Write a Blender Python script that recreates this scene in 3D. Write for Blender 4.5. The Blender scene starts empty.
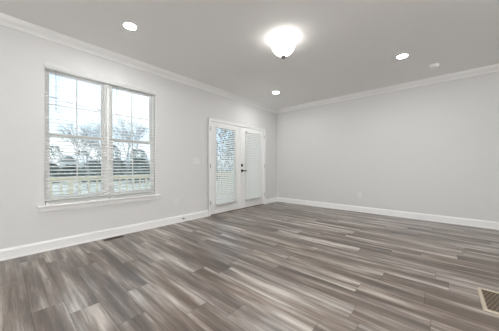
import bpy, bmesh, math, random
from mathutils import Vector, Matrix
C = bpy.context.scene
COL = C.collection
R = math.radians
random.seed(7)

# ------------------------------------------------------------------ camera, world, exposure
WX, WY, H = -3.652, 5.39, 2.70          # left wall plane, back wall plane, ceiling height
XR, YF = 2.70, -3.4                     # unseen right and front walls
cam_data = bpy.data.cameras.new('camera')
cam_data.sensor_fit = 'HORIZONTAL'
cam_data.sensor_width = 36.0
cam_data.lens = 36.0 * 218.15 / 499.0
cam_data.shift_y = 0.001
cam_data.clip_start = 0.02
cam = bpy.data.objects.new('camera', cam_data)
COL.objects.link(cam)
cam.location = (0, 0, 1.045)
cam.rotation_euler = (R(90), 0, R(41.28))
C.camera = cam

SKY = 1.50            # strength of the cloudy sky
LED = 260.0            # emission of the recessed lamps
FILL_PENDANT = 166.0        # emission of the added fill globes, out of view
BOWL = 3.2            # emission of the glass bowl
C.view_settings.view_transform = 'Standard'
C.view_settings.look = 'None'
C.view_settings.gamma = 1.0
C.view_settings.use_curve_mapping = False
C.view_settings.exposure = 0.4
C.cycles.max_bounces = 14
C.cycles.diffuse_bounces = 8
C.cycles.transparent_max_bounces = 24
C.cycles.sample_clamp_indirect = 6.0

world = bpy.data.worlds.new('sky')
C.world = world
world.use_nodes = True
nt = world.node_tree
nt.nodes.clear()
_o = nt.nodes.new('ShaderNodeOutputWorld')
_b = nt.nodes.new('ShaderNodeBackground')
_t = nt.nodes.new('ShaderNodeTexCoord')
_m = nt.nodes.new('ShaderNodeMapping')
_m.inputs['Scale'].default_value = (1.0, 1.0, 2.6)
_n = nt.nodes.new('ShaderNodeTexNoise')
_n.inputs['Scale'].default_value = 2.2
_n.inputs['Detail'].default_value = 6
_r = nt.nodes.new('ShaderNodeValToRGB')
_r.color_ramp.elements[0].position = 0.42
_r.color_ramp.elements[0].color = (0.54, 0.70, 0.87, 1)
_r.color_ramp.elements[1].position = 0.60
_r.color_ramp.elements[1].color = (0.84, 0.88, 0.92, 1)
nt.links.new(_t.outputs['Generated'], _m.inputs['Vector'])
nt.links.new(_m.outputs['Vector'], _n.inputs['Vector'])
nt.links.new(_n.outputs['Fac'], _r.inputs['Fac'])
nt.links.new(_r.outputs['Color'], _b.inputs['Color'])
_b.inputs['Strength'].default_value = SKY
nt.links.new(_b.outputs['Background'], _o.inputs['Surface'])


# ------------------------------------------------------------------ materials
def mat(name, color, rough=0.5, metallic=0.0, noise=0.0, nscale=8.0, bump=0.0, bscale=200.0,
        spec=0.5, emit=None, strength=0.0):
    m = bpy.data.materials.new(name)
    m.use_nodes = True
    t = m.node_tree
    b = t.nodes['Principled BSDF']
    b.inputs['Base Color'].default_value = (*color, 1)
    b.inputs['Roughness'].default_value = rough
    b.inputs['Metallic'].default_value = metallic
    b.inputs['Specular IOR Level'].default_value = spec
    if emit:
        b.inputs['Emission Color'].default_value = (*emit, 1)
        b.inputs['Emission Strength'].default_value = strength
    tc = t.nodes.new('ShaderNodeTexCoord')
    if noise:
        n = t.nodes.new('ShaderNodeTexNoise')
        n.inputs['Scale'].default_value = nscale
        n.inputs['Detail'].default_value = 5
        t.links.new(tc.outputs['Object'], n.inputs['Vector'])
        r = t.nodes.new('ShaderNodeValToRGB')
        r.color_ramp.elements[0].position = 0.3
        r.color_ramp.elements[1].position = 0.7
        r.color_ramp.elements[0].color = (*[c * (1 - noise) for c in color], 1)
        r.color_ramp.elements[1].color = (*[min(1, c * (1 + noise)) for c in color], 1)
        t.links.new(n.outputs['Fac'], r.inputs['Fac'])
        t.links.new(r.outputs['Color'], b.inputs['Base Color'])
    if bump:
        n2 = t.nodes.new('ShaderNodeTexNoise')
        n2.inputs['Scale'].default_value = bscale
        t.links.new(tc.outputs['Object'], n2.inputs['Vector'])
        bp = t.nodes.new('ShaderNodeBump')
        bp.inputs['Strength'].default_value = bump
        bp.inputs['Distance'].default_value = 0.002
        t.links.new(n2.outputs['Fac'], bp.inputs['Height'])
        t.links.new(bp.outputs['Normal'], b.inputs['Normal'])
    return m


def slat_mat():
    m = mat('blind_slat', (0.93, 0.93, 0.92), 0.4, noise=0.01)
    t = m.node_tree
    o = t.nodes['Material Output']
    tl = t.nodes.new('ShaderNodeBsdfTranslucent')
    tl.inputs['Color'].default_value = (0.9, 0.9, 0.88, 1)
    mx = t.nodes.new('ShaderNodeMixShader')
    mx.inputs['Fac'].default_value = 0.5
    t.links.new(t.nodes['Principled BSDF'].outputs['BSDF'], mx.inputs[1])
    t.links.new(tl.outputs['BSDF'], mx.inputs[2])
    t.links.new(mx.outputs['Shader'], o.inputs['Surface'])
    return m


def glass_mat():
    m = bpy.data.materials.new('window_glass')
    m.use_nodes = True
    t = m.node_tree
    t.nodes.clear()
    o = t.nodes.new('ShaderNodeOutputMaterial')
    tr = t.nodes.new('ShaderNodeBsdfTransparent')
    tr.inputs['Color'].default_value = (0.95, 0.975, 0.97, 1)
    gl = t.nodes.new('ShaderNodeBsdfGlossy')
    gl.inputs['Roughness'].default_value = 0.02
    fr = t.nodes.new('ShaderNodeFresnel')
    fr.inputs['IOR'].default_value = 1.35
    mx = t.nodes.new('ShaderNodeMixShader')
    t.links.new(fr.outputs['Fac'], mx.inputs['Fac'])
    t.links.new(tr.outputs['BSDF'], mx.inputs[1])
    t.links.new(gl.outputs['BSDF'], mx.inputs[2])
    t.links.new(mx.outputs['Shader'], o.inputs['Surface'])
    return m


def plank_mat():
    """vinyl planks 0.18 x 1.22 m running along X, staggered, streaked grey-brown"""
    m = bpy.data.materials.new('plank_floor')
    m.use_nodes = True
    t = m.node_tree
    b = t.nodes['Principled BSDF']
    L = t.links.new

    def math_(op, a, c=None, d=None):
        n = t.nodes.new('ShaderNodeMath')
        n.operation = op
        for i, v in enumerate((a, c, d)):
            if v is None:
                continue
            if isinstance(v, (int, float)):
                n.inputs[i].default_value = v
            else:
                L(v, n.inputs[i])
        return n.outputs[0]

    def comb(x, y, z):
        n = t.nodes.new('ShaderNodeCombineXYZ')
        for i, v in enumerate((x, y, z)):
            if isinstance(v, (int, float)):
                n.inputs[i].default_value = v
            else:
                L(v, n.inputs[i])
        return n.outputs[0]

    def noise(vec, detail, rough=0.5, dist=0.0):
        n = t.nodes.new('ShaderNodeTexNoise')
        n.inputs['Scale'].default_value = 1.0
        n.inputs['Detail'].default_value = detail
        n.inputs['Roughness'].default_value = rough
        n.inputs['Distortion'].default_value = dist
        L(vec, n.inputs['Vector'])
        return n.outputs['Fac']

    def white(vec):
        n = t.nodes.new('ShaderNodeTexWhiteNoise')
        n.noise_dimensions = '3D'
        L(vec, n.inputs['Vector'])
        return n.outputs['Value']

    tc = t.nodes.new('ShaderNodeTexCoord')
    sp = t.nodes.new('ShaderNodeSeparateXYZ')
    L(tc.outputs['Object'], sp.inputs[0])
    x, y = sp.outputs[0], sp.outputs[1]
    v = math_('DIVIDE', math_('ADD', y, 10.0 - 0.06), 0.18)
    row = math_('FLOOR', v)
    off = white(comb(row, 3.7, 1.3))
    u = math_('ADD', math_('DIVIDE', math_('ADD', x, 20.0), 1.22), off)
    idx = math_('FLOOR', u)
    r1 = white(comb(row, idx, 0.5))
    r2 = white(comb(row, idx, 9.5))
    r3 = white(comb(row, idx, 17.5))
    fv = math_('FRACT', v)
    fu = math_('FRACT', u)
    rz = math_('MULTIPLY', r2, 60.0)
    broad = noise(comb(math_('MULTIPLY', x, 0.75), math_('ADD', math_('MULTIPLY', y, 9.0), rz), rz), 3, 0.55, 0.3)
    mid = noise(comb(math_('MULTIPLY', x, 0.9), math_('ADD', math_('MULTIPLY', y, 26.0), rz), math_('ADD', rz, 7.0)), 6, 0.68, 0.2)
    fine = noise(comb(math_('MULTIPLY', x, 9.0), math_('MULTIPLY', y, 260.0), rz), 3, 0.6)
    blot = noise(comb(math_('MULTIPLY', x, 1.7), math_('MULTIPLY', y, 8.0), math_('ADD', rz, 21.0)), 3, 0.5)
    val = math_('MULTIPLY', math_('SUBTRACT', broad, 0.5), 1.75)
    val = math_('ADD', val, math_('MULTIPLY', math_('SUBTRACT', mid, 0.5), 0.95))
    val = math_('ADD', val, math_('MULTIPLY', math_('SUBTRACT', fine, 0.5), 0.45))
    val = math_('ADD', val, math_('MULTIPLY', math_('SUBTRACT', blot, 0.5), 0.55))
    val = math_('ADD', val, math_('MULTIPLY', math_('SUBTRACT', r1, 0.5), 0.20))
    val = math_('ADD', val, 0.525)
    ramp = t.nodes.new('ShaderNodeValToRGB')
    e = ramp.color_ramp.elements
    e[0].position, e[0].color = 0.12, (0.076, 0.060, 0.051, 1)
    e[1].position, e[1].color = 0.95, (0.53, 0.495, 0.462, 1)
    k = e.new(0.42); k.color = (0.146, 0.119, 0.102, 1)
    k = e.new(0.62); k.color = (0.245, 0.212, 0.188, 1)
    L(val, ramp.inputs['Fac'])
    # slightly warmer or greyer from plank to plank
    hs = t.nodes.new('ShaderNodeHueSaturation')
    L(math_('ADD', math_('ADD', 0.50, math_('MULTIPLY', r3, 0.3)), math_('MULTIPLY', blot, 1.0)), hs.inputs['Saturation'])
    L(ramp.outputs['Color'], hs.inputs['Color'])
    # seams: long edges and butt ends
    ev = math_('MULTIPLY', math_('MINIMUM', fv, math_('SUBTRACT', 1.0, fv)), 0.18)
    eu = math_('MULTIPLY', math_('MINIMUM', fu, math_('SUBTRACT', 1.0, fu)), 1.22)
    edge = math_('MINIMUM', ev, eu)
    seam = t.nodes.new('ShaderNodeMapRange')
    seam.inputs['From Min'].default_value = 0.0007
    seam.inputs['From Max'].default_value = 0.0024
    seam.inputs['To Min'].default_value = 0.40
    seam.inputs['To Max'].default_value = 1.0
    L(edge, seam.inputs['Value'])
    mul = t.nodes.new('ShaderNodeMix')
    mul.data_type = 'RGBA'
    mul.blend_type = 'MULTIPLY'
    mul.inputs['Factor'].default_value = 1.0
    L(hs.outputs['Color'], mul.inputs['A'])
    L(comb(seam.outputs[0], seam.outputs[0], seam.outputs[0]), mul.inputs['B'])
    L(mul.outputs['Result'], b.inputs['Base Color'])
    L(math_('ADD', 0.24, math_('MULTIPLY', mid, 0.12)), b.inputs['Roughness'])
    b.inputs['Specular IOR Level'].default_value = 0.45
    bp = t.nodes.new('ShaderNodeBump')
    bp.inputs['Strength'].default_value = 0.12
    bp.inputs['Distance'].default_value = 0.001
    L(math_('ADD', math_('MULTIPLY', fine, 0.5), math_('MULTIPLY', seam.outputs[0], 2.0)), bp.inputs['Height'])
    L(bp.outputs['Normal'], b.inputs['Normal'])
    return m


M = dict(
    wall=mat('wall_paint', (0.70, 0.698, 0.689), 0.85, bump=0.05, bscale=350, spec=0.2),
    ceil=mat('ceiling_paint', (0.86, 0.86, 0.85), 0.9, bump=0.04, bscale=300, spec=0.2),
    trim=mat('trim_paint', (0.88, 0.88, 0.87), 0.4, noise=0.01),
    door=mat('door_paint', (0.86, 0.86, 0.85), 0.4, noise=0.01),
    vinyl=mat('window_vinyl', (0.91, 0.91, 0.91), 0.35, noise=0.01),
    slat=slat_mat(),
    cord=mat('blind_cord', (0.62, 0.62, 0.61), 0.7, noise=0.05),
    wand=mat('clear_wand', (0.45, 0.48, 0.50), 0.25, noise=0.05),
    glass=glass_mat(),
    floor=plank_mat(),
    black=mat('black_metal', (0.006, 0.006, 0.006), 0.6, metallic=0.0, noise=0.1, spec=0.15),
    steel=mat('brushed_nickel', (0.50, 0.50, 0.49), 0.35, metallic=0.9, noise=0.08, nscale=60),
    rubber=mat('dark_rubber', (0.04, 0.04, 0.04), 0.6, noise=0.1),
    plastic=mat('white_plastic', (0.76, 0.76, 0.75), 0.3, noise=0.01),
    detector=mat('detector_plastic', (0.92, 0.92, 0.91), 0.35, noise=0.01),
    slot=mat('dark_slot', (0.03, 0.028, 0.025), 0.7, noise=0.1),
    ventframe=mat('beige_vent_frame', (0.46, 0.39, 0.31), 0.5, noise=0.06, nscale=30),
    ventgrid=mat('brown_vent_grille', (0.150, 0.108, 0.070), 0.5, noise=0.12, nscale=60),
    register=mat('brown_register', (0.065, 0.042, 0.028), 0.45, metallic=0.3, noise=0.15, nscale=50),
    sill=mat('brown_threshold', (0.20, 0.135, 0.105), 0.45, noise=0.15, nscale=20),
    led=mat('led_diffuser', (0.9, 0.9, 0.9), 0.4, noise=0.01, emit=(0.98, 0.99, 1.0), strength=LED),
    bowl=mat('frosted_bowl', (0.9, 0.88, 0.86), 0.3, noise=0.01, emit=(1.0, 0.99, 0.97), strength=BOWL),
    globe=mat('fill_light_globe', (0.9, 0.9, 0.88), 0.3, noise=0.01, emit=(0.97, 0.985, 1.0), strength=FILL_PENDANT),
    bulb=mat('lit_bulb', (0.9, 0.9, 0.9), 0.3, noise=0.01, emit=(1.0, 0.98, 0.95), strength=4.0),
    brass=mat('tan_metal', (0.50, 0.42, 0.33), 0.4, metallic=0.5, noise=0.05),
    finial=mat('dark_nickel', (0.22, 0.21, 0.20), 0.35, metallic=0.7, noise=0.05),
    lawn=mat('pale_winter_lawn', (0.60, 0.61, 0.55), 0.95, noise=0.18, nscale=0.6),
    deck=mat('deck_boards', (0.66, 0.63, 0.58), 0.8, noise=0.12, nscale=12),
    pine=mat('yellow_pine', (0.80, 0.71, 0.52), 0.6, noise=0.08, nscale=14),
    bark=mat('grey_bark', (0.33, 0.34, 0.345), 0.9, noise=0.25, nscale=9),
    shrub=mat('evergreen_leaf', (0.17, 0.225, 0.22), 0.8, noise=0.35, nscale=2.5),
    siding=mat('shed_siding', (0.55, 0.57, 0.58), 0.7, noise=0.04),
    roof=mat('pale_shed_roof', (0.86, 0.87, 0.88), 0.7, noise=0.03),
    wire=mat('black_wire', (0.03, 0.03, 0.035), 0.6, noise=0.1),
    pole=mat('weathered_pole', (0.26, 0.24, 0.22), 0.85, noise=0.15, nscale=10),
)


# ------------------------------------------------------------------ helpers
def box(bm, x0, x1, y0, y1, z0, z1):
    vs = [bm.verts.new((x, y, z)) for x in (x0, x1) for y in (y0, y1) for z in (z0, z1)]
    for f in ((0, 1, 3, 2), (4, 6, 7, 5), (0, 4, 5, 1), (2, 3, 7, 6), (0, 2, 6, 4), (1, 5, 7, 3)):
        bm.faces.new([vs[i] for i in f])


def tube(bm, a, b, r0, r1=None, n=12, cap=True):
    a, b = Vector(a), Vector(b)
    r1 = r0 if r1 is None else r1
    d = (b - a).normalized()
    s = d.orthogonal().normalized()
    w = d.cross(s)
    ra, rb = [], []
    for i in range(n):
        t = 2 * math.pi * i / n
        q = s * math.cos(t) + w * math.sin(t)
        ra.append(bm.verts.new(a + q * r0))
        rb.append(bm.verts.new(b + q * r1))
    for i in range(n):
        j = (i + 1) % n
        bm.faces.new((ra[i], ra[j], rb[j], rb[i]))
    if cap:
        bm.faces.new(ra[::-1])
        bm.faces.new(rb)


def lathe(bm, prof, cx, cy, n=40):
    """prof: list of (radius, z) from one end to the other"""
    rings = []
    for r, z in prof:
        if r < 1e-6:
            rings.append([bm.verts.new((cx, cy, z))])
        else:
            rings.append([bm.verts.new((cx + r * math.cos(2 * math.pi * i / n), cy + r * math.sin(2 * math.pi * i / n), z)) for i in range(n)])
    for p, q in zip(rings, rings[1:]):
        for i in range(n):
            j = (i + 1) % n
            if len(p) == 1 and len(q) == 1:
                continue
            if len(p) == 1:
                bm.faces.new((p[0], q[i], q[j]))
            elif len(q) == 1:
                bm.faces.new((p[i], p[j], q[0]))
            else:
                bm.faces.new((p[i], p[j], q[j], q[i]))


def sweep(bm, prof, axis, a, b):
    """extrude a closed 2D profile [(out, z)] : axis 'y' -> out is X ; axis 'x' -> out is Y"""
    pts = []
    for t in (a, b):
        pts.append([bm.verts.new((p, t, z) if axis == 'y' else (t, p, z)) for p, z in prof])
    n = len(prof)
    for i in range(n):
        j = (i + 1) % n
        bm.faces.new((pts[0][i], pts[0][j], pts[1][j], pts[1][i]))
    bm.faces.new(pts[0][::-1])
    bm.faces.new(pts[1])


def obj(name, bm, m, parent=None, bevel=0.0, smooth=False, seg=2):
    bmesh.ops.recalc_face_normals(bm, faces=bm.faces)
    me = bpy.data.meshes.new(name)
    bm.to_mesh(me)
    bm.free()
    me.materials.append(m)
    o = bpy.data.objects.new(name, me)
    COL.objects.link(o)
    if parent:
        o.parent = parent
    if smooth:
        for p in me.polygons:
            p.use_smooth = True
    if bevel:
        b = o.modifiers.new('bevel', 'BEVEL')
        b.width = bevel
        b.segments = seg
        b.limit_method = 'ANGLE'
    return o


def tag(o, label, cat, group=None, kind=None):
    o['label'] = label
    o['category'] = cat
    if group:
        o['group'] = group
    if kind:
        o['kind'] = kind
    return o


def thing(name, label, cat, loc=(0, 0, 0), rz=0.0, group=None, kind=None):
    o = bpy.data.objects.new(name, None)
    o.empty_display_size = 0.05
    COL.objects.link(o)
    o.location = loc
    o.rotation_euler = (0, 0, rz)
    return tag(o, label, cat, group, kind)


def dup(root, loc, label, rz=None):
    r = root.copy()
    COL.objects.link(r)
    r.location = loc
    if rz is not None:
        r.rotation_euler = (0, 0, rz)
    r['label'] = label
    for ch in list(root.children):
        c = ch.copy()
        COL.objects.link(c)
        c.parent = r
        for g in list(ch.children):
            d = g.copy()
            COL.objects.link(d)
            d.parent = c
    return r


def B(*boxes):
    bm = bmesh.new()
    for b in boxes:
        box(bm, *b)
    return bm


# ------------------------------------------------------------------ room shell
T = 0.16                                           # wall thickness
tag(obj('floor', B((WX - T, XR + T, YF - T, WY + T, -0.06, 0.0)), M['floor']),
    'grey-brown wood-look plank floor with streaky boards', 'floor', kind='structure')
tag(obj('ceiling', B((WX - T, XR + T, YF - T, WY + T, H, H + 0.12)), M['ceil']),
    'flat light grey ceiling with recessed lights', 'ceiling', kind='structure')

# window opening and door opening in the left wall
WY0, WY1, WZ0, WZ1 = 0.352, 1.728, 0.545, 2.284
DY0, DY1, DZ1 = 2.890, 4.755, 2.010
bm = B((WX - T, WX, YF - T, WY0, 0, H), (WX - T, WX, WY0, WY1, 0, WZ0), (WX - T, WX, WY0, WY1, WZ1, H),
       (WX - T, WX, WY1, DY0, 0, H), (WX - T, WX, DY0, DY1, DZ1, H), (WX - T, WX, DY1, WY + T, 0, H))
tag(obj('wall_left', bm, M['wall']), 'light grey wall holding the double window and the french doors', 'wall', kind='structure')
tag(obj('wall_back', B((WX, XR + T, WY, WY + T, 0, H)), M['wall']),
    'blank light grey wall right of the french doors', 'wall', kind='structure')
tag(obj('wall_right', B((XR, XR + T, YF, WY, 0, H)), M['wall']),
    'light grey wall right of the camera, outside the picture', 'wall', kind='structure')
tag(obj('wall_front', B((WX, XR + T, YF - T, YF, 0, H)), M['wall']),
    'light grey wall behind the camera, outside the picture', 'wall', kind='structure')

# crown moulding: profile measured from the wall (out) and from the ceiling (down)
CR = [(0.0, 0.0), (0.082, 0.0), (0.082, -0.010), (0.074, -0.016), (0.068, -0.030), (0.052, -0.048),
      (0.032, -0.062), (0.022, -0.074), (0.017, -0.082), (0.012, -0.084), (0.012, -0.098), (0.0, -0.098)]
BB = [(0.0, 0.0), (0.020, 0.0), (0.020, 0.014), (0.015, 0.019), (0.015, 0.104), (0.012, 0.112),
      (0.007, 0.118), (0.006, 0.127), (0.0, 0.127)]


def crown(name, axis, base, sgn, a, b, label):
    bm = bmesh.new()
    sweep(bm, [(base + sgn * o, H + z) for o, z in CR], axis, a, b)
    tag(obj(name, bm, M['trim']), label, 'crown moulding', kind='structure')


def base(name, axis, bs, sgn, spans, label):
    bm = bmesh.new()
    for a, b in spans:
        sweep(bm, [(bs + sgn * o, z) for o, z in BB], axis, a, b)
    tag(obj(name, bm, M['trim']), label, 'baseboard', kind='structure')


crown('trim_1', 'y', WX, 1, YF, WY, 'white crown moulding above the window and french doors')
crown('trim_2', 'x', WY, -1, WX, XR, 'white crown moulding along the blank back wall')
crown('trim_3', 'y', XR, -1, YF, WY, 'white crown moulding right of the camera, outside the picture')
crown('trim_4', 'x', YF, 1, WX, XR, 'white crown moulding behind the camera, outside the picture')
base('baseboard_left', 'y', WX, 1, [(YF, 2.845), (4.800, WY)], 'white baseboard below the window and beside the french doors')
base('baseboard_back', 'x', WY, -1, [(WX, XR)], 'white baseboard along the blank back wall')
base('baseboard_right', 'y', XR, -1, [(YF, WY)], 'white baseboard right of the camera, outside the picture')
base('baseboard_front', 'x', YF, 1, [(WX, XR)], 'white baseboard behind the camera, outside the picture')

# window stool and apron
bm = B((WX - 0.10, WX, WY0, WY1, 0.545, 0.565), (WX - 0.001, WX + 0.062, 0.282, 1.800, 0.543, 0.567))
tag(obj('trim_5', bm, M['trim'], bevel=0.006, seg=3), 'white window stool ledge under the double window', 'window sill', kind='structure')
bm = bmesh.new()
sweep(bm, [(WX, 0.543), (WX + 0.018, 0.543), (WX + 0.018, 0.500), (WX + 0.014, 0.488), (WX + 0.009, 0.478), (WX, 0.476)], 'y', 0.300, 1.782)
tag(obj('trim_6', bm, M['trim']), 'white apron board under the window stool', 'window trim', kind='structure')

# door casing, jamb and threshold
bm = bmesh.new()
for y0, y1, z0, z1 in ((2.845, 2.905, 0, 2.056), (4.740, 4.800, 0, 2.056), (2.905, 4.740, 1.998, 2.056)):
    box(bm, WX, WX + 0.017, y0, y1, z0, z1)
box(bm, WX, WX + 0.024, 2.845, 2.860, 0, 2.056)
box(bm, WX, WX + 0.024, 4.785, 4.800, 0, 2.056)
box(bm, WX, WX + 0.024, 2.860, 4.785, 2.041, 2.056)
tag(obj('trim_7', bm, M['trim'], bevel=0.003), 'white casing around the french doors', 'door casing', kind='structure')
bm = B((WX - T, WX, 2.890, 2.905, 0, 2.0), (WX - T, WX, 4.740, 4.755, 0, 2.0), (WX - T, WX, 2.890, 4.755, 1.995, 2.010))
tag(obj('trim_8', bm, M['trim']), 'white door jamb inside the french door casing', 'door frame', kind='structure')
tag(obj('trim_9', B((WX - T - 0.03, WX + 0.012, 2.905, 4.740, 0.0, 0.012)), M['sill'], bevel=0.003),
    'brown threshold strip under the french doors', 'threshold', kind='structure')


# ------------------------------------------------------------------ windows (two mulled double-hung units)
def window(name, y0, y1, label):
    """outer frame y0..y1 ; glass plane about 0.11 m behind the wall face"""
    xo, xi = WX - 0.125, WX - 0.050
    fw = 0.030
    z0, z1, zm = 0.565, WZ1, 1.435
    bm = B((xo, xi, y0, y0 + fw, z0, z1), (xo, xi, y1 - fw, y1, z0, z1), (xo, xi, y0 + fw, y1 - fw, z0, z0 + 0.035),
           (xo, xi, y0 + fw, y1 - fw, z1 - 0.030, z1))
    w = tag(obj(name, bm, M['vinyl'], bevel=0.003), label, 'window', kind='structure')
    for sash, a, b, x in (('upper_sash', zm - 0.018, z1 - 0.030, WX - 0.103), ('lower_sash', z0 + 0.035, zm + 0.022, WX - 0.073)):
        s = 0.024
        ya, yb = y0 + fw, y1 - fw
        zb = 0.050 if sash == 'lower_sash' else 0.034
        bm = B((x - 0.013, x + 0.013, ya, ya + s, a, b), (x - 0.013, x + 0.013, yb - s, yb, a, b),
               (x - 0.013, x + 0.013, ya + s, yb - s, a, a + zb), (x - 0.013, x + 0.013, ya + s, yb - s, b - 0.026, b))
        so = obj(sash, bm, M['vinyl'], w, bevel=0.002)
        ym, zz = (ya + yb) / 2, (a + b) / 2
        g = B((x - 0.008, x + 0.008, ym - 0.007, ym + 0.007, a + zb, b - 0.026), (x - 0.008, x + 0.008, ya + s, yb - s, zz - 0.007, zz + 0.007)) \
            if sash == 'upper_sash' else B((x - 0.008, x + 0.008, ym - 0.007, ym + 0.007, a + zb, b - 0.026))
        obj('muntin', g, M['vinyl'], so)
        obj('glass_pane', B((x - 0.003, x + 0.003, ya + s - 0.004, yb - s + 0.004, a + zb - 0.004, b - 0.022)), M['glass'], so)
    return w


YM = 1.040
window('window_1', WY0, YM - 0.022, 'left unit of the white double window with grid panes')
window('window_2', YM + 0.022, WY1, 'right unit of the white double window with grid panes')
tag(obj('trim_10', B((WX - 0.130, WX - 0.045, YM - 0.022, YM + 0.022, 0.565, WZ1)), M['vinyl'], bevel=0.003),
    'white mullion post between the two window units', 'window mullion', kind='structure')


# ------------------------------------------------------------------ blinds
def blind(label, y0, y1, x, z0, z1, tilt, pitch, depth, wand=None, valance=None, head_h=0.045, group=None):
    """horizontal slat blind in a plane parallel to the left wall; centred on x"""
    t = thing('window_blind', label, 'blind', (x, (y0 + y1) / 2, z0), group=group)
    hw = (y1 - y0) / 2
    hz = z1 - z0
    obj('headrail', B((-0.024, 0.024, -hw + 0.004, hw - 0.004, hz - head_h, hz)), M['slat'], t, bevel=0.003)
    if valance:
        vx0, vx1, vz0, vz1, va, vb = valance
        bm = bmesh.new()
        sweep(bm, [(vx0, vz0), (vx1 - 0.004, vz0), (vx1, vz0 + 0.006), (vx1, vz1 - 0.008), (vx1 - 0.003, vz1), (vx0, vz1)], 'y', va, vb)
        obj('valance', bm, M['slat'], t)
    bm = bmesh.new()
    zt = hz - head_h - 0.02
    n = int((zt - 0.055) / pitch)
    th = 0.0028
    for i in range(n + 1):
        zc = 0.058 + i * pitch
        # a slat with a slight crown, tilted about Y
        pts = []
        K = 4
        for k in range(K + 1):
            s = (k / K - 0.5) * depth
            c = 0.0025 * (1 - (2 * k / K - 1) ** 2)
            pts.append((s, c))
        prof = [(s, c + th / 2) for s, c in pts] + [(s, c - th / 2) for s, c in pts[::-1]]
        ca, sa = math.cos(tilt), math.sin(tilt)
        sweep(bm, [(s * ca - c * sa, zc + s * sa + c * ca) for s, c in prof], 'y', -hw + 0.006, hw - 0.006)
    for i in range(4):                 # spare slats resting on the bottom rail
        box(bm, -depth / 2, depth / 2, -hw + 0.006, hw - 0.006, 0.0195 + i * 0.0042, 0.0223 + i * 0.0042)
    obj('slats', bm, M['slat'], t)
    obj('bottom_rail', B((-depth / 2, depth / 2, -hw + 0.006, hw - 0.006, 0.0, 0.018)), M['slat'], t, bevel=0.004)
    for s in (-1, 1):
        yy = s * hw * 0.62
        bm = bmesh.new()
        for dx in (-depth / 2 * math.cos(tilt), depth / 2 * math.cos(tilt)):
            tube(bm, (dx, yy, 0.01), (dx, yy, hz - head_h), 0.0011, n=5)
        obj('ladder_cord', bm, M['cord'], t)
    if wand:
        wy, wl = wand
        bm = bmesh.new()
        tube(bm, (depth / 2 + 0.012, wy, hz - head_h - wl), (depth / 2 + 0.012, wy, hz - head_h + 0.01), 0.0045, n=6)
        box(bm, 0.02, depth / 2 + 0.014, wy - 0.004, wy + 0.004, hz - head_h + 0.004, hz - head_h + 0.014)
        obj('tilt_wand', bm, M['wand'], t)
    return t


XB = WX - 0.014
blind('white slatted blind over the left unit of the double window', 0.356, 1.036, XB, 0.567, 2.284, R(-16), 0.046, 0.050,
      wand=(-0.241, 0.50), valance=(0.026, 0.040, 2.243 - 0.567, 2.303 - 0.567, -0.345, 0.3445))
blind('white slatted blind over the right unit of the double window', 1.044, 1.724, XB, 0.567, 2.284, R(-16), 0.046, 0.050,
      wand=(-0.246, 0.42), valance=(0.026, 0.040, 2.243 - 0.567, 2.303 - 0.567, -0.3425, 0.345))


# ------------------------------------------------------------------ french doors
def door(name, y0, y1, l0, l1, label):
    xo, xi = WX - 0.047, WX - 0.002
    z0, z1, a, b = 0.016, 1.992, 0.215, 1.885
    bm = B((xo, xi, y0, l0, z0, z1), (xo, xi, l1, y1, z0, z1), (xo, xi, l0, l1, z0, a), (xo, xi, l0, l1, b, z1))
    d = tag(obj(name, bm, M['door']), label, 'door', kind='structure')
    f = 0.028
    bm = B((xi, xi + 0.010, l0 - f, l0, a - f, b + f), (xi, xi + 0.010, l1, l1 + f, a - f, b + f),
           (xi, xi + 0.010, l0, l1, a - f, a), (xi, xi + 0.010, l0, l1, b, b + f))
    obj('glass_frame', bm, M['door'], d, bevel=0.003)
    obj('glass_pane', B((WX - 0.028, WX - 0.022, l0 - 0.003, l1 + 0.003, a - 0.003, b + 0.003)), M['glass'], d)
    return d


d1 = door('door_1', 2.907, 3.824, 3.075, 3.640, 'left white french door with long glass pane and open blind')
d2 = door('door_2', 3.828, 4.738, 4.030, 4.550, 'right white french door with black deadbolt and lever')
obj('astragal', B((WX - 0.001, WX + 0.010, 3.806, 3.846, 0.016, 1.990)), M['door'], d1, bevel=0.003)
for d, y in ((d1, 2.899), (d2, 4.746)):
    for z in (0.27, 1.045, 1.83):
        bm = bmesh.new()
        tube(bm, (WX + 0.024, y, z - 0.045), (WX + 0.024, y, z + 0.045), 0.0085, n=10)
        h = obj('hinge', bm, M['steel'], d)
        h['label'] = 'steel hinge'
# hardware on the right door
bm = bmesh.new()
tube(bm, (WX - 0.002, 3.872, 1.062), (WX + 0.012, 3.872, 1.062), 0.037, 0.036, n=24)
tube(bm, (WX + 0.012, 3.872, 1.062), (WX + 0.022, 3.872, 1.062), 0.020, 0.018, n=20)
box(bm, WX + 0.022, WX + 0.036, 3.868, 3.876, 1.048, 1.076)
o = obj('deadbolt', bm, M['black'], d2); o['label'] = 'black thumb-turn deadbolt'
bm = bmesh.new()
tube(bm, (WX - 0.002, 3.872, 0.930), (WX + 0.012, 3.872, 0.930), 0.038, 0.037, n=24)
tube(bm, (WX + 0.012, 3.872, 0.930), (WX + 0.052, 3.872, 0.930), 0.013, n=16)
tube(bm, (WX + 0.050, 3.862, 0.930), (WX + 0.050, 3.990, 0.930), 0.0135, 0.011, n=12)
o = obj('door_handle', bm, M['black'], d2); o['label'] = 'black lever handle'

blind('white slatted blind on the left french door, slats open', 3.058, 3.652, WX + 0.036, 0.190, 1.900, R(-30), 0.042, 0.044, head_h=0.032)
blind('white slatted blind on the right french door, slats closed', 3.985, 4.582, WX + 0.034, 0.190, 1.900, R(-66), 0.042, 0.044, head_h=0.032)


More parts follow.
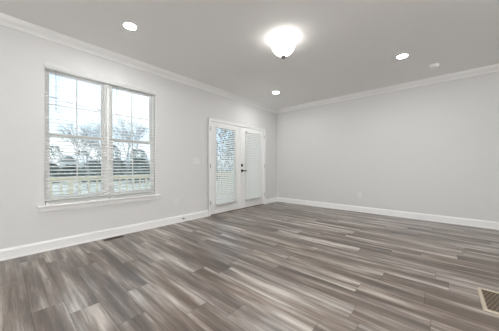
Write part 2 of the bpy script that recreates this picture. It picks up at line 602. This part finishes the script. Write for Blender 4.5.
# ------------------------------------------------------------------ lamps
def downlight(loc, label, group=None):
    t = thing('recessed_light', label, 'ceiling light', loc, group=group)
    bm = bmesh.new()
    lathe(bm, [(0.062, -0.003), (0.063, -0.008), (0.070, -0.007), (0.080, -0.0025), (0.080, 0.0), (0.062, 0.0), (0.062, -0.003)], 0, 0, 40)
    obj('trim_ring', bm, M['plastic'], t, smooth=True)
    bm = bmesh.new()
    lathe(bm, [(0.0, -0.0055), (0.04, -0.0055), (0.0618, -0.0045), (0.0618, 0.0), (0.0, 0.0)], 0, 0, 32)
    obj('diffuser', bm, M['led'], t)
    return t


dl = downlight((-2.76, 1.005, H), 'recessed round ceiling light nearest the camera, above the window')
dup(dl, (-0.437, 3.985, H), 'recessed round ceiling light at right, near the smoke detector')
dup(dl, (-2.79, 4.075, H), 'recessed round ceiling light in front of the french doors, near the corner')
dup(dl, (-0.437, 1.005, H), 'unseen fourth recessed ceiling light, assumed from the layout and added for even light')  # out of view: completes the square of four, added to even the lighting

lx, ly = -1.535, 2.415
t = thing('ceiling_light', 'white glass bowl ceiling light with dark finial, lit, mid ceiling', 'ceiling light', (lx, ly, H))
bm = bmesh.new()
lathe(bm, [(0.0, 0.0), (0.065, 0.0), (0.065, -0.012), (0.050, -0.022), (0.018, -0.030), (0.014, -0.046), (0.0, -0.046)], 0, 0)
obj('canopy', bm, M['brass'], t, smooth=True)
bm = bmesh.new()
tube(bm, (0, 0, -0.04), (0, 0, -0.235), 0.006, n=10)
obj('stem', bm, M['finial'], t)
bm = bmesh.new()
outer = [(0.150, -0.085), (0.149, -0.105), (0.140, -0.138), (0.120, -0.172), (0.090, -0.200), (0.055, -0.220), (0.020, -0.231), (0.008, -0.232)]
inner = [(r - 0.004 if r > 0.02 else r, z + 0.004) for r, z in outer[::-1]]
lathe(bm, outer + inner + [outer[0]], 0, 0)
obj('glass_bowl', bm, M['bowl'], t, smooth=True)
bm = bmesh.new()
lathe(bm, [(0.0, -0.226), (0.026, -0.229), (0.030, -0.240), (0.026, -0.252), (0.016, -0.258), (0.012, -0.266), (0.0, -0.269)], 0, 0, 20)
o = obj('finial', bm, M['finial'], t, smooth=True); o['label'] = 'dark metal finial'
for s in (-1, 1):
    bm = bmesh.new()
    tube(bm, (0.0, 0, -0.075), (s * 0.035, 0, -0.085), 0.010, n=12)
    so = obj('bulb_socket', bm, M['brass'], t)
    bm = bmesh.new()
    lathe(bm, [(0.0, -0.028), (0.015, -0.024), (0.027, -0.008), (0.028, 0.004), (0.020, 0.018), (0.012, 0.026), (0.0, 0.027)], 0, 0, 20)
    bmesh.ops.transform(bm, matrix=Matrix.Translation((s * 0.062, 0, -0.092)), verts=bm.verts)
    obj('bulb', bm, M['bulb'], t, smooth=True)

t = thing('added_fill_light', 'unseen white globe pendant behind the camera, added as fill light', 'added fill light', (0.2, -2.3, H))  # two invented globes out of view, added to fill walls and ceiling with light
bm = bmesh.new()
lathe(bm, [(0.0, 0.0), (0.06, 0.0), (0.06, -0.015), (0.02, -0.025), (0.0, -0.025)], 0, 0, 24)
obj('canopy', bm, M['steel'], t, smooth=True)
bm = bmesh.new()
tube(bm, (0, 0, -0.02), (0, 0, -0.60), 0.005, n=8)
tube(bm, (0, 0, -0.53), (0, 0, -0.60), 0.03, 0.04, n=20)
obj('stem', bm, M['steel'], t)
bm = bmesh.new()
lathe(bm, [(0.12 * math.sin(math.pi * k / 14), -0.71 + 0.12 * math.cos(math.pi * k / 14)) for k in range(15)], 0, 0, 24)
obj('glass_globe', bm, M['globe'], t, smooth=True)
dup(t, (1.9, 0.4, H), 'unseen white globe pendant right of the camera, added as fill light')

# smoke detector
t = thing('smoke_detector', 'round white smoke detector on ceiling beside the back crown moulding', 'smoke detector', (-0.085, 4.685, H))
bm = bmesh.new()
lathe(bm, [(0.0, 0.0), (0.068, 0.0), (0.068, -0.012), (0.062, -0.016), (0.060, -0.030), (0.050, -0.040), (0.0, -0.042)], 0, 0)
obj('body', bm, M['detector'], t)
bm = bmesh.new()
lathe(bm, [(0.0, -0.041), (0.011, -0.0415), (0.011, -0.045), (0.0, -0.046)], 0.012, 0.0, 16)
obj('test_button', bm, M['plastic'], t)

# ------------------------------------------------------------------ wall plates
t = thing('light_switch', 'white triple switch plate on wall left of the french doors', 'light switch', (WX, 2.548, 1.142))
obj('plate', B((0, 0.006, -0.084, 0.084, -0.060, 0.060)), M['plastic'], t, bevel=0.003)
for k in (-1, 0, 1):
    bm = bmesh.new()
    sweep(bm, [(0.005, -0.033), (0.0075, -0.033), (0.0105, 0.033), (0.005, 0.033)], 'y', k * 0.046 - 0.0165, k * 0.046 + 0.0165)
    obj('rocker', bm, M['plastic'], t)


def outlet(loc, rz, label):
    t = thing('wall_outlet', label, 'outlet', loc, rz, group=None)
    obj('plate', B((0, 0.006, -0.036, 0.036, -0.058, 0.058)), M['plastic'], t, bevel=0.003)
    for s in (-1, 1):
        bm = bmesh.new()
        tube(bm, (0.004, 0, s * 0.0195), (0.0085, 0, s * 0.0195), 0.0172, n=24)
        r = obj('receptacle', bm, M['plastic'], t)
        obj('slots', B((0.008, 0.0092, -0.0075, -0.0055, s * 0.0195 - 0.002, s * 0.0195 + 0.007),
                       (0.008, 0.0092, 0.0055, 0.0075, s * 0.0195 - 0.002, s * 0.0195 + 0.007),
                       (0.008, 0.0092, -0.002, 0.002, s * 0.0195 - 0.010, s * 0.0195 - 0.006)), M['slot'], r)
    return t


ol = outlet((WX, 2.115, 0.375), 0, 'white wall outlet between the window and the french doors')
dup(ol, (-1.390, WY, 0.385), 'white wall outlet low on the blank back wall', rz=R(-90))

# spring door stop on the baseboard
t = thing('door_stop', 'short door stop with dark tip on baseboard left of french doors', 'door stop', (WX + 0.015, 2.225, 0.075))
bm = bmesh.new()
tube(bm, (0, 0, 0), (0.006, 0, 0), 0.014, n=16)
tube(bm, (0.006, 0, 0), (0.060, 0, 0), 0.006, n=12)
obj('rod', bm, M['plastic'], t)
bm = bmesh.new()
tube(bm, (0.058, 0, 0), (0.078, 0, 0), 0.012, 0.011, n=16)
o = obj('rubber_tip', bm, M['rubber'], t); o['label'] = 'dark rubber tip'

# ------------------------------------------------------------------ floor vents
# brown register by the window wall
t = thing('floor_register', 'small narrow brown floor vent below the window by the baseboard', 'floor vent', (-3.560, 1.075, 0.0))
fr = B((-0.045, -0.032, -0.125, 0.125, 0, 0.005), (0.032, 0.045, -0.125, 0.125, 0, 0.005),
       (-0.032, 0.032, -0.125, -0.105, 0, 0.005), (-0.032, 0.032, 0.105, 0.125, 0, 0.005))
obj('frame', fr, M['register'], t)
bm = bmesh.new()
for i in range(16):
    y = -0.098 + i * 0.01307
    box(bm, -0.032, 0.032, y - 0.0025, y + 0.0025, 0.0006, 0.004)
box(bm, -0.003, 0.003, -0.105, 0.105, 0.0006, 0.0042)
obj('grille', bm, M['register'], t)
obj('opening', B((-0.032, 0.032, -0.105, 0.105, 0.0001, 0.0006)), M['slot'], t)

# large return-air grille at right
vy0, vy1, vx0, vx1 = 2.305, 2.705, 0.229, 0.650
t = thing('floor_grille', 'large beige-framed floor vent with brown lattice at right edge', 'floor vent', ((vx0 + vx1) / 2, (vy0 + vy1) / 2, 0.0))
a, b, f = (vx1 - vx0) / 2, (vy1 - vy0) / 2, 0.026
bm = bmesh.new()
o4 = [(-a, -b), (a, -b), (a, b), (-a, b)]
rings = [[(-a, -b, 0), (a, -b, 0), (a, b, 0), (-a, b, 0)]]
for ins, z in ((0.004, 0.007), (f - 0.004, 0.008), (f, 0.003), (f, 0.0)):
    rings.append([(sx * (a - ins), sy * (b - ins), z) for sx, sy in ((-1, -1), (1, -1), (1, 1), (-1, 1))])
vr = [[bm.verts.new(p) for p in r] for r in rings]
for p, q in zip(vr, vr[1:]):
    for i in range(4):
        j = (i + 1) % 4
        bm.faces.new((p[i], p[j], q[j], q[i]))
obj('frame', bm, M['ventframe'], t)
bm = bmesh.new()
n1 = 11                                # cross bars, with short webs staggered between them like brickwork
pitch = 2 * (b - f) / n1
for i in range(n1 + 1):
    y = -(b - f) + i * pitch
    box(bm, -a + f, a - f, max(y - 0.0045, -b + f), min(y + 0.0045, b - f), 0.0008, 0.0032)
for i in range(n1):
    y = -(b - f) + i * pitch
    x = -(a - f) + (0.006 if i % 2 else 0.017)
    while x < a - f - 0.004:
        box(bm, x - 0.0036, x + 0.0036, y + 0.0045, y + pitch - 0.0045, 0.0008, 0.0031)
        x += 0.022
obj('lattice', bm, M['ventgrid'], t)
obj('opening', B((-a + f, a - f, -b + f, b - f, 0.0001, 0.0008)), M['slot'], t)

# ------------------------------------------------------------------ outdoors
GZ = -0.75
tag(obj('ground', B((-90, WX - T - 0.02, -60, 90, GZ - 0.2, GZ)), M['lawn']), 'pale winter lawn beyond the deck', 'lawn', kind='structure')
DX0, DX1 = -6.35, WX - T - 0.005
bm = bmesh.new()
x = DX0
while x < DX1 - 0.10:
    box(bm, x, min(x + 0.134, DX1), -1.0, 9.0, -0.155, -0.12)
    x += 0.14
box(bm, DX0, DX1, -1.0, 9.0, -0.35, -0.155)
box(bm, DX0 + 0.1, DX0 + 0.25, -1.0, 9.0, GZ, -0.35)
tag(obj('deck', bm, M['deck']), 'wooden deck outside the window and french doors', 'deck', kind='structure')

rx = -6.25
t = thing('deck_railing', 'yellow pine deck railing seen through the window blinds', 'railing', (rx, 4.0, -0.12))
obj('top_rail', B((-0.07, 0.07, -5.0, 5.0, 0.87, 0.91)), M['pine'], t)
obj('upper_rail', B((-0.02, 0.02, -5.0, 5.0, 0.82, 0.87)), M['pine'], t)
obj('bottom_rail', B((-0.02, 0.02, -5.0, 5.0, 0.08, 0.17)), M['pine'], t)
for k in range(6):
    y = -4.95 + k * 1.98
    obj('post', B((-0.045, 0.045, y - 0.045, y + 0.045, 0.0, 0.87)), M['pine'], t)
k = -4.95
while k < 4.9:
    k += 0.165
    if min(abs(k - (-4.95 + q * 1.98)) for q in range(6)) > 0.07:
        obj('baluster', B((0.02, 0.055, k - 0.018, k + 0.018, 0.09, 0.86)), M['pine'], t)


def branch(bm, p, d, r, length, depth, rnd):
    q = p + d * length
    tube(bm, p, q, r, r * 0.68, n=5 if depth > 2 else 4, cap=False)
    if depth == 0:
        return
    n = 3 if depth > 1 else 4
    for i in range(n):
        ax = Vector((rnd.uniform(-1, 1), rnd.uniform(-1, 1), rnd.uniform(-0.3, 0.8)))
        nd = (d * 0.9 + ax * 0.62).normalized()
        s = p.lerp(q, rnd.uniform(0.55, 1.0)) if i else q
        branch(bm, s, nd, r * 0.62, length * rnd.uniform(0.62, 0.85), depth - 1, rnd)


def bare_tree(loc, h, seed, label):
    rnd = random.Random(seed)
    bm = bmesh.new()
    branch(bm, Vector((0, 0, -0.1)), Vector((0, 0, 1)), h * 0.013, h * 0.30, 7, rnd)
    o = obj('bare_tree', bm, M['bark'])
    o.location = loc
    return tag(o, label, 'tree')


def evergreen(loc, w, h, seed, label, name='evergreen_shrub', cat='shrub'):
    rnd = random.Random(seed)
    t = thing(name, label, cat, loc)
    bm = bmesh.new()
    tube(bm, (0, 0, -0.05), (0, 0, h * 0.6), 0.09, 0.04, n=7)
    obj('trunk', bm, M['bark'], t)
    bm = bmesh.new()
    for k in range(1500):
        z = rnd.random() ** 0.9
        rad = w * 0.5 * (0.35 + 0.75 * math.sin(math.pi * min(1, 0.25 + z * 0.75))) * math.sqrt(rnd.uniform(0.25, 1.0))
        an = rnd.uniform(0, 2 * math.pi)
        c = Vector((rad * math.cos(an), rad * math.sin(an), 0.1 + z * (h - 0.1)))
        s = rnd.uniform(0.09, 0.20)
        u = Vector((rnd.uniform(-1, 1), rnd.uniform(-1, 1), rnd.uniform(-1, 1))).normalized()
        v = u.orthogonal().normalized()
        vs = [bm.verts.new(c + u * s), bm.verts.new(c + v * s * 0.5), bm.verts.new(c - u * s), bm.verts.new(c - v * s * 0.5)]
        bm.faces.new(vs)
    obj('foliage', bm, M['shrub'], t)
    return t


def ray(px, d, z=GZ):
    """point in the yard on the column of the picture px at depth d"""
    a = (px - 249.5) / 218.15
    fw = Vector((-math.sin(R(41.28)), math.cos(R(41.28))))
    rt = Vector((math.cos(R(41.28)), math.sin(R(41.28))))
    p = (fw + rt * a) * d
    return Vector((p.x, p.y, z))


bare_tree(ray(88, 17), 5.4, 3, 'bare branching tree in the yard behind left window unit')
bare_tree(ray(127, 16), 5.6, 11, 'bare branching tree in the yard behind right window unit')
bare_tree(ray(254, 18), 5.0, 8, 'bare bare tree behind the right french door')
# low hedge row in front of the shed, taller evergreens behind it
for px, dd, w, h, lab in ((47, 23, 2.4, 2.2, 'low dark evergreen shrub at left edge of window view'),
                          (71, 26.5, 2.4, 1.9, 'low dark evergreen shrub in front of the pale shed'),
                          (94, 23.3, 2.4, 2.3, 'low dark evergreen shrub right of the pale shed'),
                          (117, 26.8, 2.4, 2.6, 'low dark evergreen shrub behind left half of right window unit'),
                          (139, 23.6, 2.4, 2.7, 'low dark evergreen shrub behind right half of right window unit')):
    evergreen(ray(px, dd), w, h, int(px), lab)
for px, dd, w, h, lab in ((52, 41, 5.0, 5.6, 'tall evergreen tree far left behind the low shrubs in window view'),
                          (82, 50, 5.0, 5.2, 'tall evergreen tree behind the pale shed'),
                          (110, 41, 5.0, 5.8, 'tall evergreen tree behind the window mullion'),
                          (138, 46, 5.0, 5.4, 'tall evergreen tree far behind right window unit')):
    evergreen(ray(px, dd), w, h, int(px), lab, 'evergreen_tree', 'tree')
for px, dd, w, h, lab in ((217, 27, 4.2, 8.0, 'tall evergreen tree at left in left french door view'),
                          (240, 33, 4.4, 8.6, 'tall evergreen tree between the two french door views'),
                          (259, 40, 4.4, 8.0, 'tall evergreen tree behind the right french door')):
    evergreen(ray(px, dd), w, h, int(px), lab, 'evergreen_tree', 'tree')

# small pale shed
sp = ray(77.5, 32)
t = thing('garden_shed', 'small pale shed with white roof seen over the low shrubs', 'shed', sp, R(48))
obj('walls', B((-1.3, 1.3, -1.6, 1.6, 0, 2.35)), M['siding'], t)
bm = bmesh.new()
sweep(bm, [(-1.55, 2.30), (0.0, 3.30), (1.55, 2.30), (1.55, 2.40), (0.0, 3.42), (-1.55, 2.40)], 'y', -1.85, 1.85)
obj('roof', bm, M['roof'], t)
obj('shed_door', B((1.3, 1.33, -0.45, 0.45, 0.02, 1.9)), M['roof'], t)

# overhead wire from the house to a pole at the back of the yard
pp = ray(105, 30)
t = thing('utility_pole', 'wooden utility pole far behind the window mullion', 'utility pole', pp)
bm = bmesh.new()
tube(bm, (0, 0, -0.1), (0, 0, 9.9), 0.13, 0.09, n=10)
obj('shaft', bm, M['pole'], t)
obj('crossarm', B((-0.06, 0.06, -0.9, 0.9, 9.3, 9.42)), M['pole'], t)
P0 = ray(49.2, 9.0, 1.045 + (166 - 91.8) / 218.15 * 9.0)
P1 = Vector((pp.x, pp.y, 1.045 + (166 - 110.2) / 218.15 * 30))
d = (P1 - P0)
P00 = P0 - d * 0.35
bm = bmesh.new()
prev = None
for i in range(13):
    s = i / 12
    q = P00.lerp(P1, s) - Vector((0, 0, 0.25 * 4 * s * (1 - s)))
    if prev is not None:
        tube(bm, prev, q, 0.016, n=5)
    prev = q
tag(obj('overhead_wire', bm, M['wire']), 'dark overhead wire crossing the sky in left window unit', 'wire')
